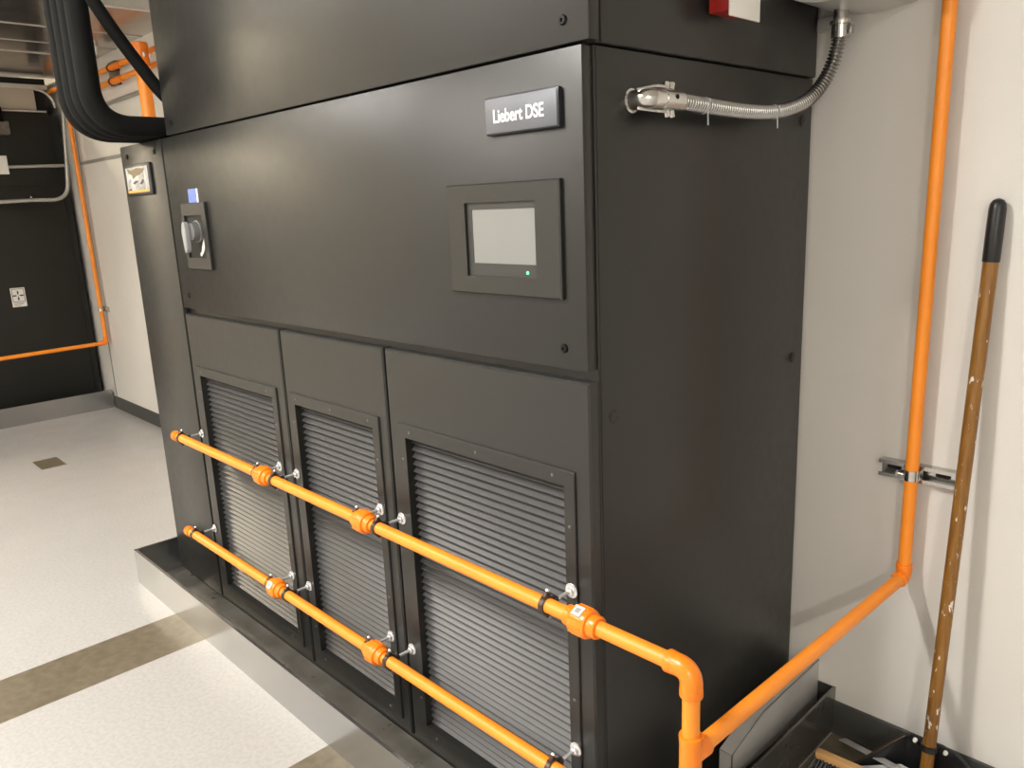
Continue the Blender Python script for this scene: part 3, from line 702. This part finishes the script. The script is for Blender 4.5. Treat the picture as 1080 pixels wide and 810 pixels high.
sheet(bm, [(.268, .776, .0), (.300, .70, .0), (.525, .690, .0), (.560, .820, .0), (.385, .826, .0)], .004)
obj('pan', bm, M['blackpan'], DP)
bm = bmesh.new(); sheet(bm, [(.272, .772, .024), (.302, .703, .008), (.522, .695, .008), (.545, .792, .072), (.388, .798, .080)], .003); obj('ramp', bm, M['clear'], DP)
bm = bmesh.new(); tube(bm, [(.268, .774, .030), (.30, .787, .062), (.36, .813, .132), (.385, .827, .156)], .0050, 8); obj('side_rim', bm, M['darkmetal'], DP)
bm = bmesh.new(); tube(bm, [(.385, .827, .156), (.405, .828, .165), (.480, .825, .171), (.520, .823, .164), (.548, .822, .141), (.560, .821, .106)], .0045, 8); obj('back_rim', bm, M['blackgrip'], DP)

BR = thing('broom_head', 'pale wooden broom head with black bristles lying beside the dark curb', 'brush', (0, 0, 0))
bm = bmesh.new(); box(bm, -.180, .180, -.013, .013, .086, .110, .005); obj('block', bm, M['brush_wood'], BR)
bm = bmesh.new()
for i in range(34):
    for j in range(5):
        x = -.176 + .348 * i / 33; y = -.010 + .005 * j; z = .088
        sp = (j - 2) * .008 - .025
        e = V((x + random.uniform(-.012, .012) + (-.028 if i < 4 else 0), y + sp + random.uniform(-.012, .012) - .03, random.uniform(.004, .02)))
        tube(bm, [(x, y, z + .004), V((x, y, z)).lerp(e, .5) + V((0, -.008, 0)), e], [.0035, .0038, .0045], 5)
b = obj('bristles', bm, M['bristle'], BR); b['kind'] = 'stuff'
BR.location = (.388, .677, 0); BR.rotation_euler = (0, 0, math.radians(3))

bm = bmesh.new()
a_, b_ = V((.190, .885, .012)), V((.392, .757, .098)); d_ = (b_ - a_).normalized(); sd = d_.cross(V((0, 0, 1))).normalized() * .012; un = sd.cross(d_).normalized() * .003
sheet(bm, [a_ - sd, b_ - sd, b_ + sd, a_ + sd], .003); sheet(bm, [a_ - sd, b_ - sd, b_ - sd * .8, a_ - sd * .8], .010)
SPs = obj('plastic_strip', bm, M['galvdull']); tag(SPs, 'pale flat strip leaning from the floor into the black dustpan', 'strip')

# ------------------------------------------------------------------ light
def area(name, loc, sx, sy, power, color=(1, .93, .82), target=None):
    l = bpy.data.lights.new(name, 'AREA'); l.shape = 'RECTANGLE'; l.size = sx; l.size_y = sy; l.energy = power; l.color = color
    o = bpy.data.objects.new(name, l); COL.objects.link(o); o.location = loc
    if target is not None: o.rotation_euler = (V(target) - V(loc)).to_track_quat('-Z', 'Y').to_euler()
    return o
WARM = (1, .965, .915)
area('ceiling_or_fill_light', (-.65, -2.0, ZC - .06), .13, .9, 125, WARM)
area('ceiling_or_fill_light', (-3.4, -2.2, ZC - .06), .30, 1.2, 75, WARM)
area('ceiling_or_fill_light', (-7.4, -2.1, ZC - .06), .40, 1.6, 300, (1, .88, .68))  # added fill: brightens the left wall for a warm sheen on the panels
area('ceiling_or_fill_light', (3.3, -3.7, ZC - .06), .16, .9, 120, (1, .97, .925))
area('ceiling_or_fill_light', (-2.6, -3.9, ZC - .06), .80, .6, 125, WARM)
w = bpy.data.worlds.new('world'); SC.world = w; w.use_nodes = True
w.node_tree.nodes['Background'].inputs['Color'].default_value = (.9, .88, .85, 1); w.node_tree.nodes['Background'].inputs['Strength'].default_value = .05

# ------------------------------------------------------------------ camera (26 mm phone lens held at eye height)
yaw, pitch, roll = math.radians(-46.455), math.radians(-13.006), math.radians(-2.449)
fwd = V((math.sin(yaw) * math.cos(pitch), math.cos(yaw) * math.cos(pitch), math.sin(pitch)))
right0 = V((math.cos(yaw), -math.sin(yaw), 0)); up0 = right0.cross(fwd)
right = math.cos(roll) * right0 + math.sin(roll) * up0; up = -math.sin(roll) * right0 + math.cos(roll) * up0
cam = bpy.data.cameras.new('camera'); cam.sensor_width = 36; cam.lens = 831.7 * 36 / 1080; cam.clip_start = .05
co = bpy.data.objects.new('camera', cam); COL.objects.link(co)
mw = Matrix((right, up, -fwd)).transposed().to_4x4(); mw.translation = V((1.04, -1.241, 1.64)); co.matrix_world = mw
SC.camera = co
SC.view_settings.view_transform = 'Standard'; SC.view_settings.look = 'None'; SC.view_settings.gamma = 1
SC.view_settings.use_curve_mapping = False; SC.view_settings.exposure = 0.0
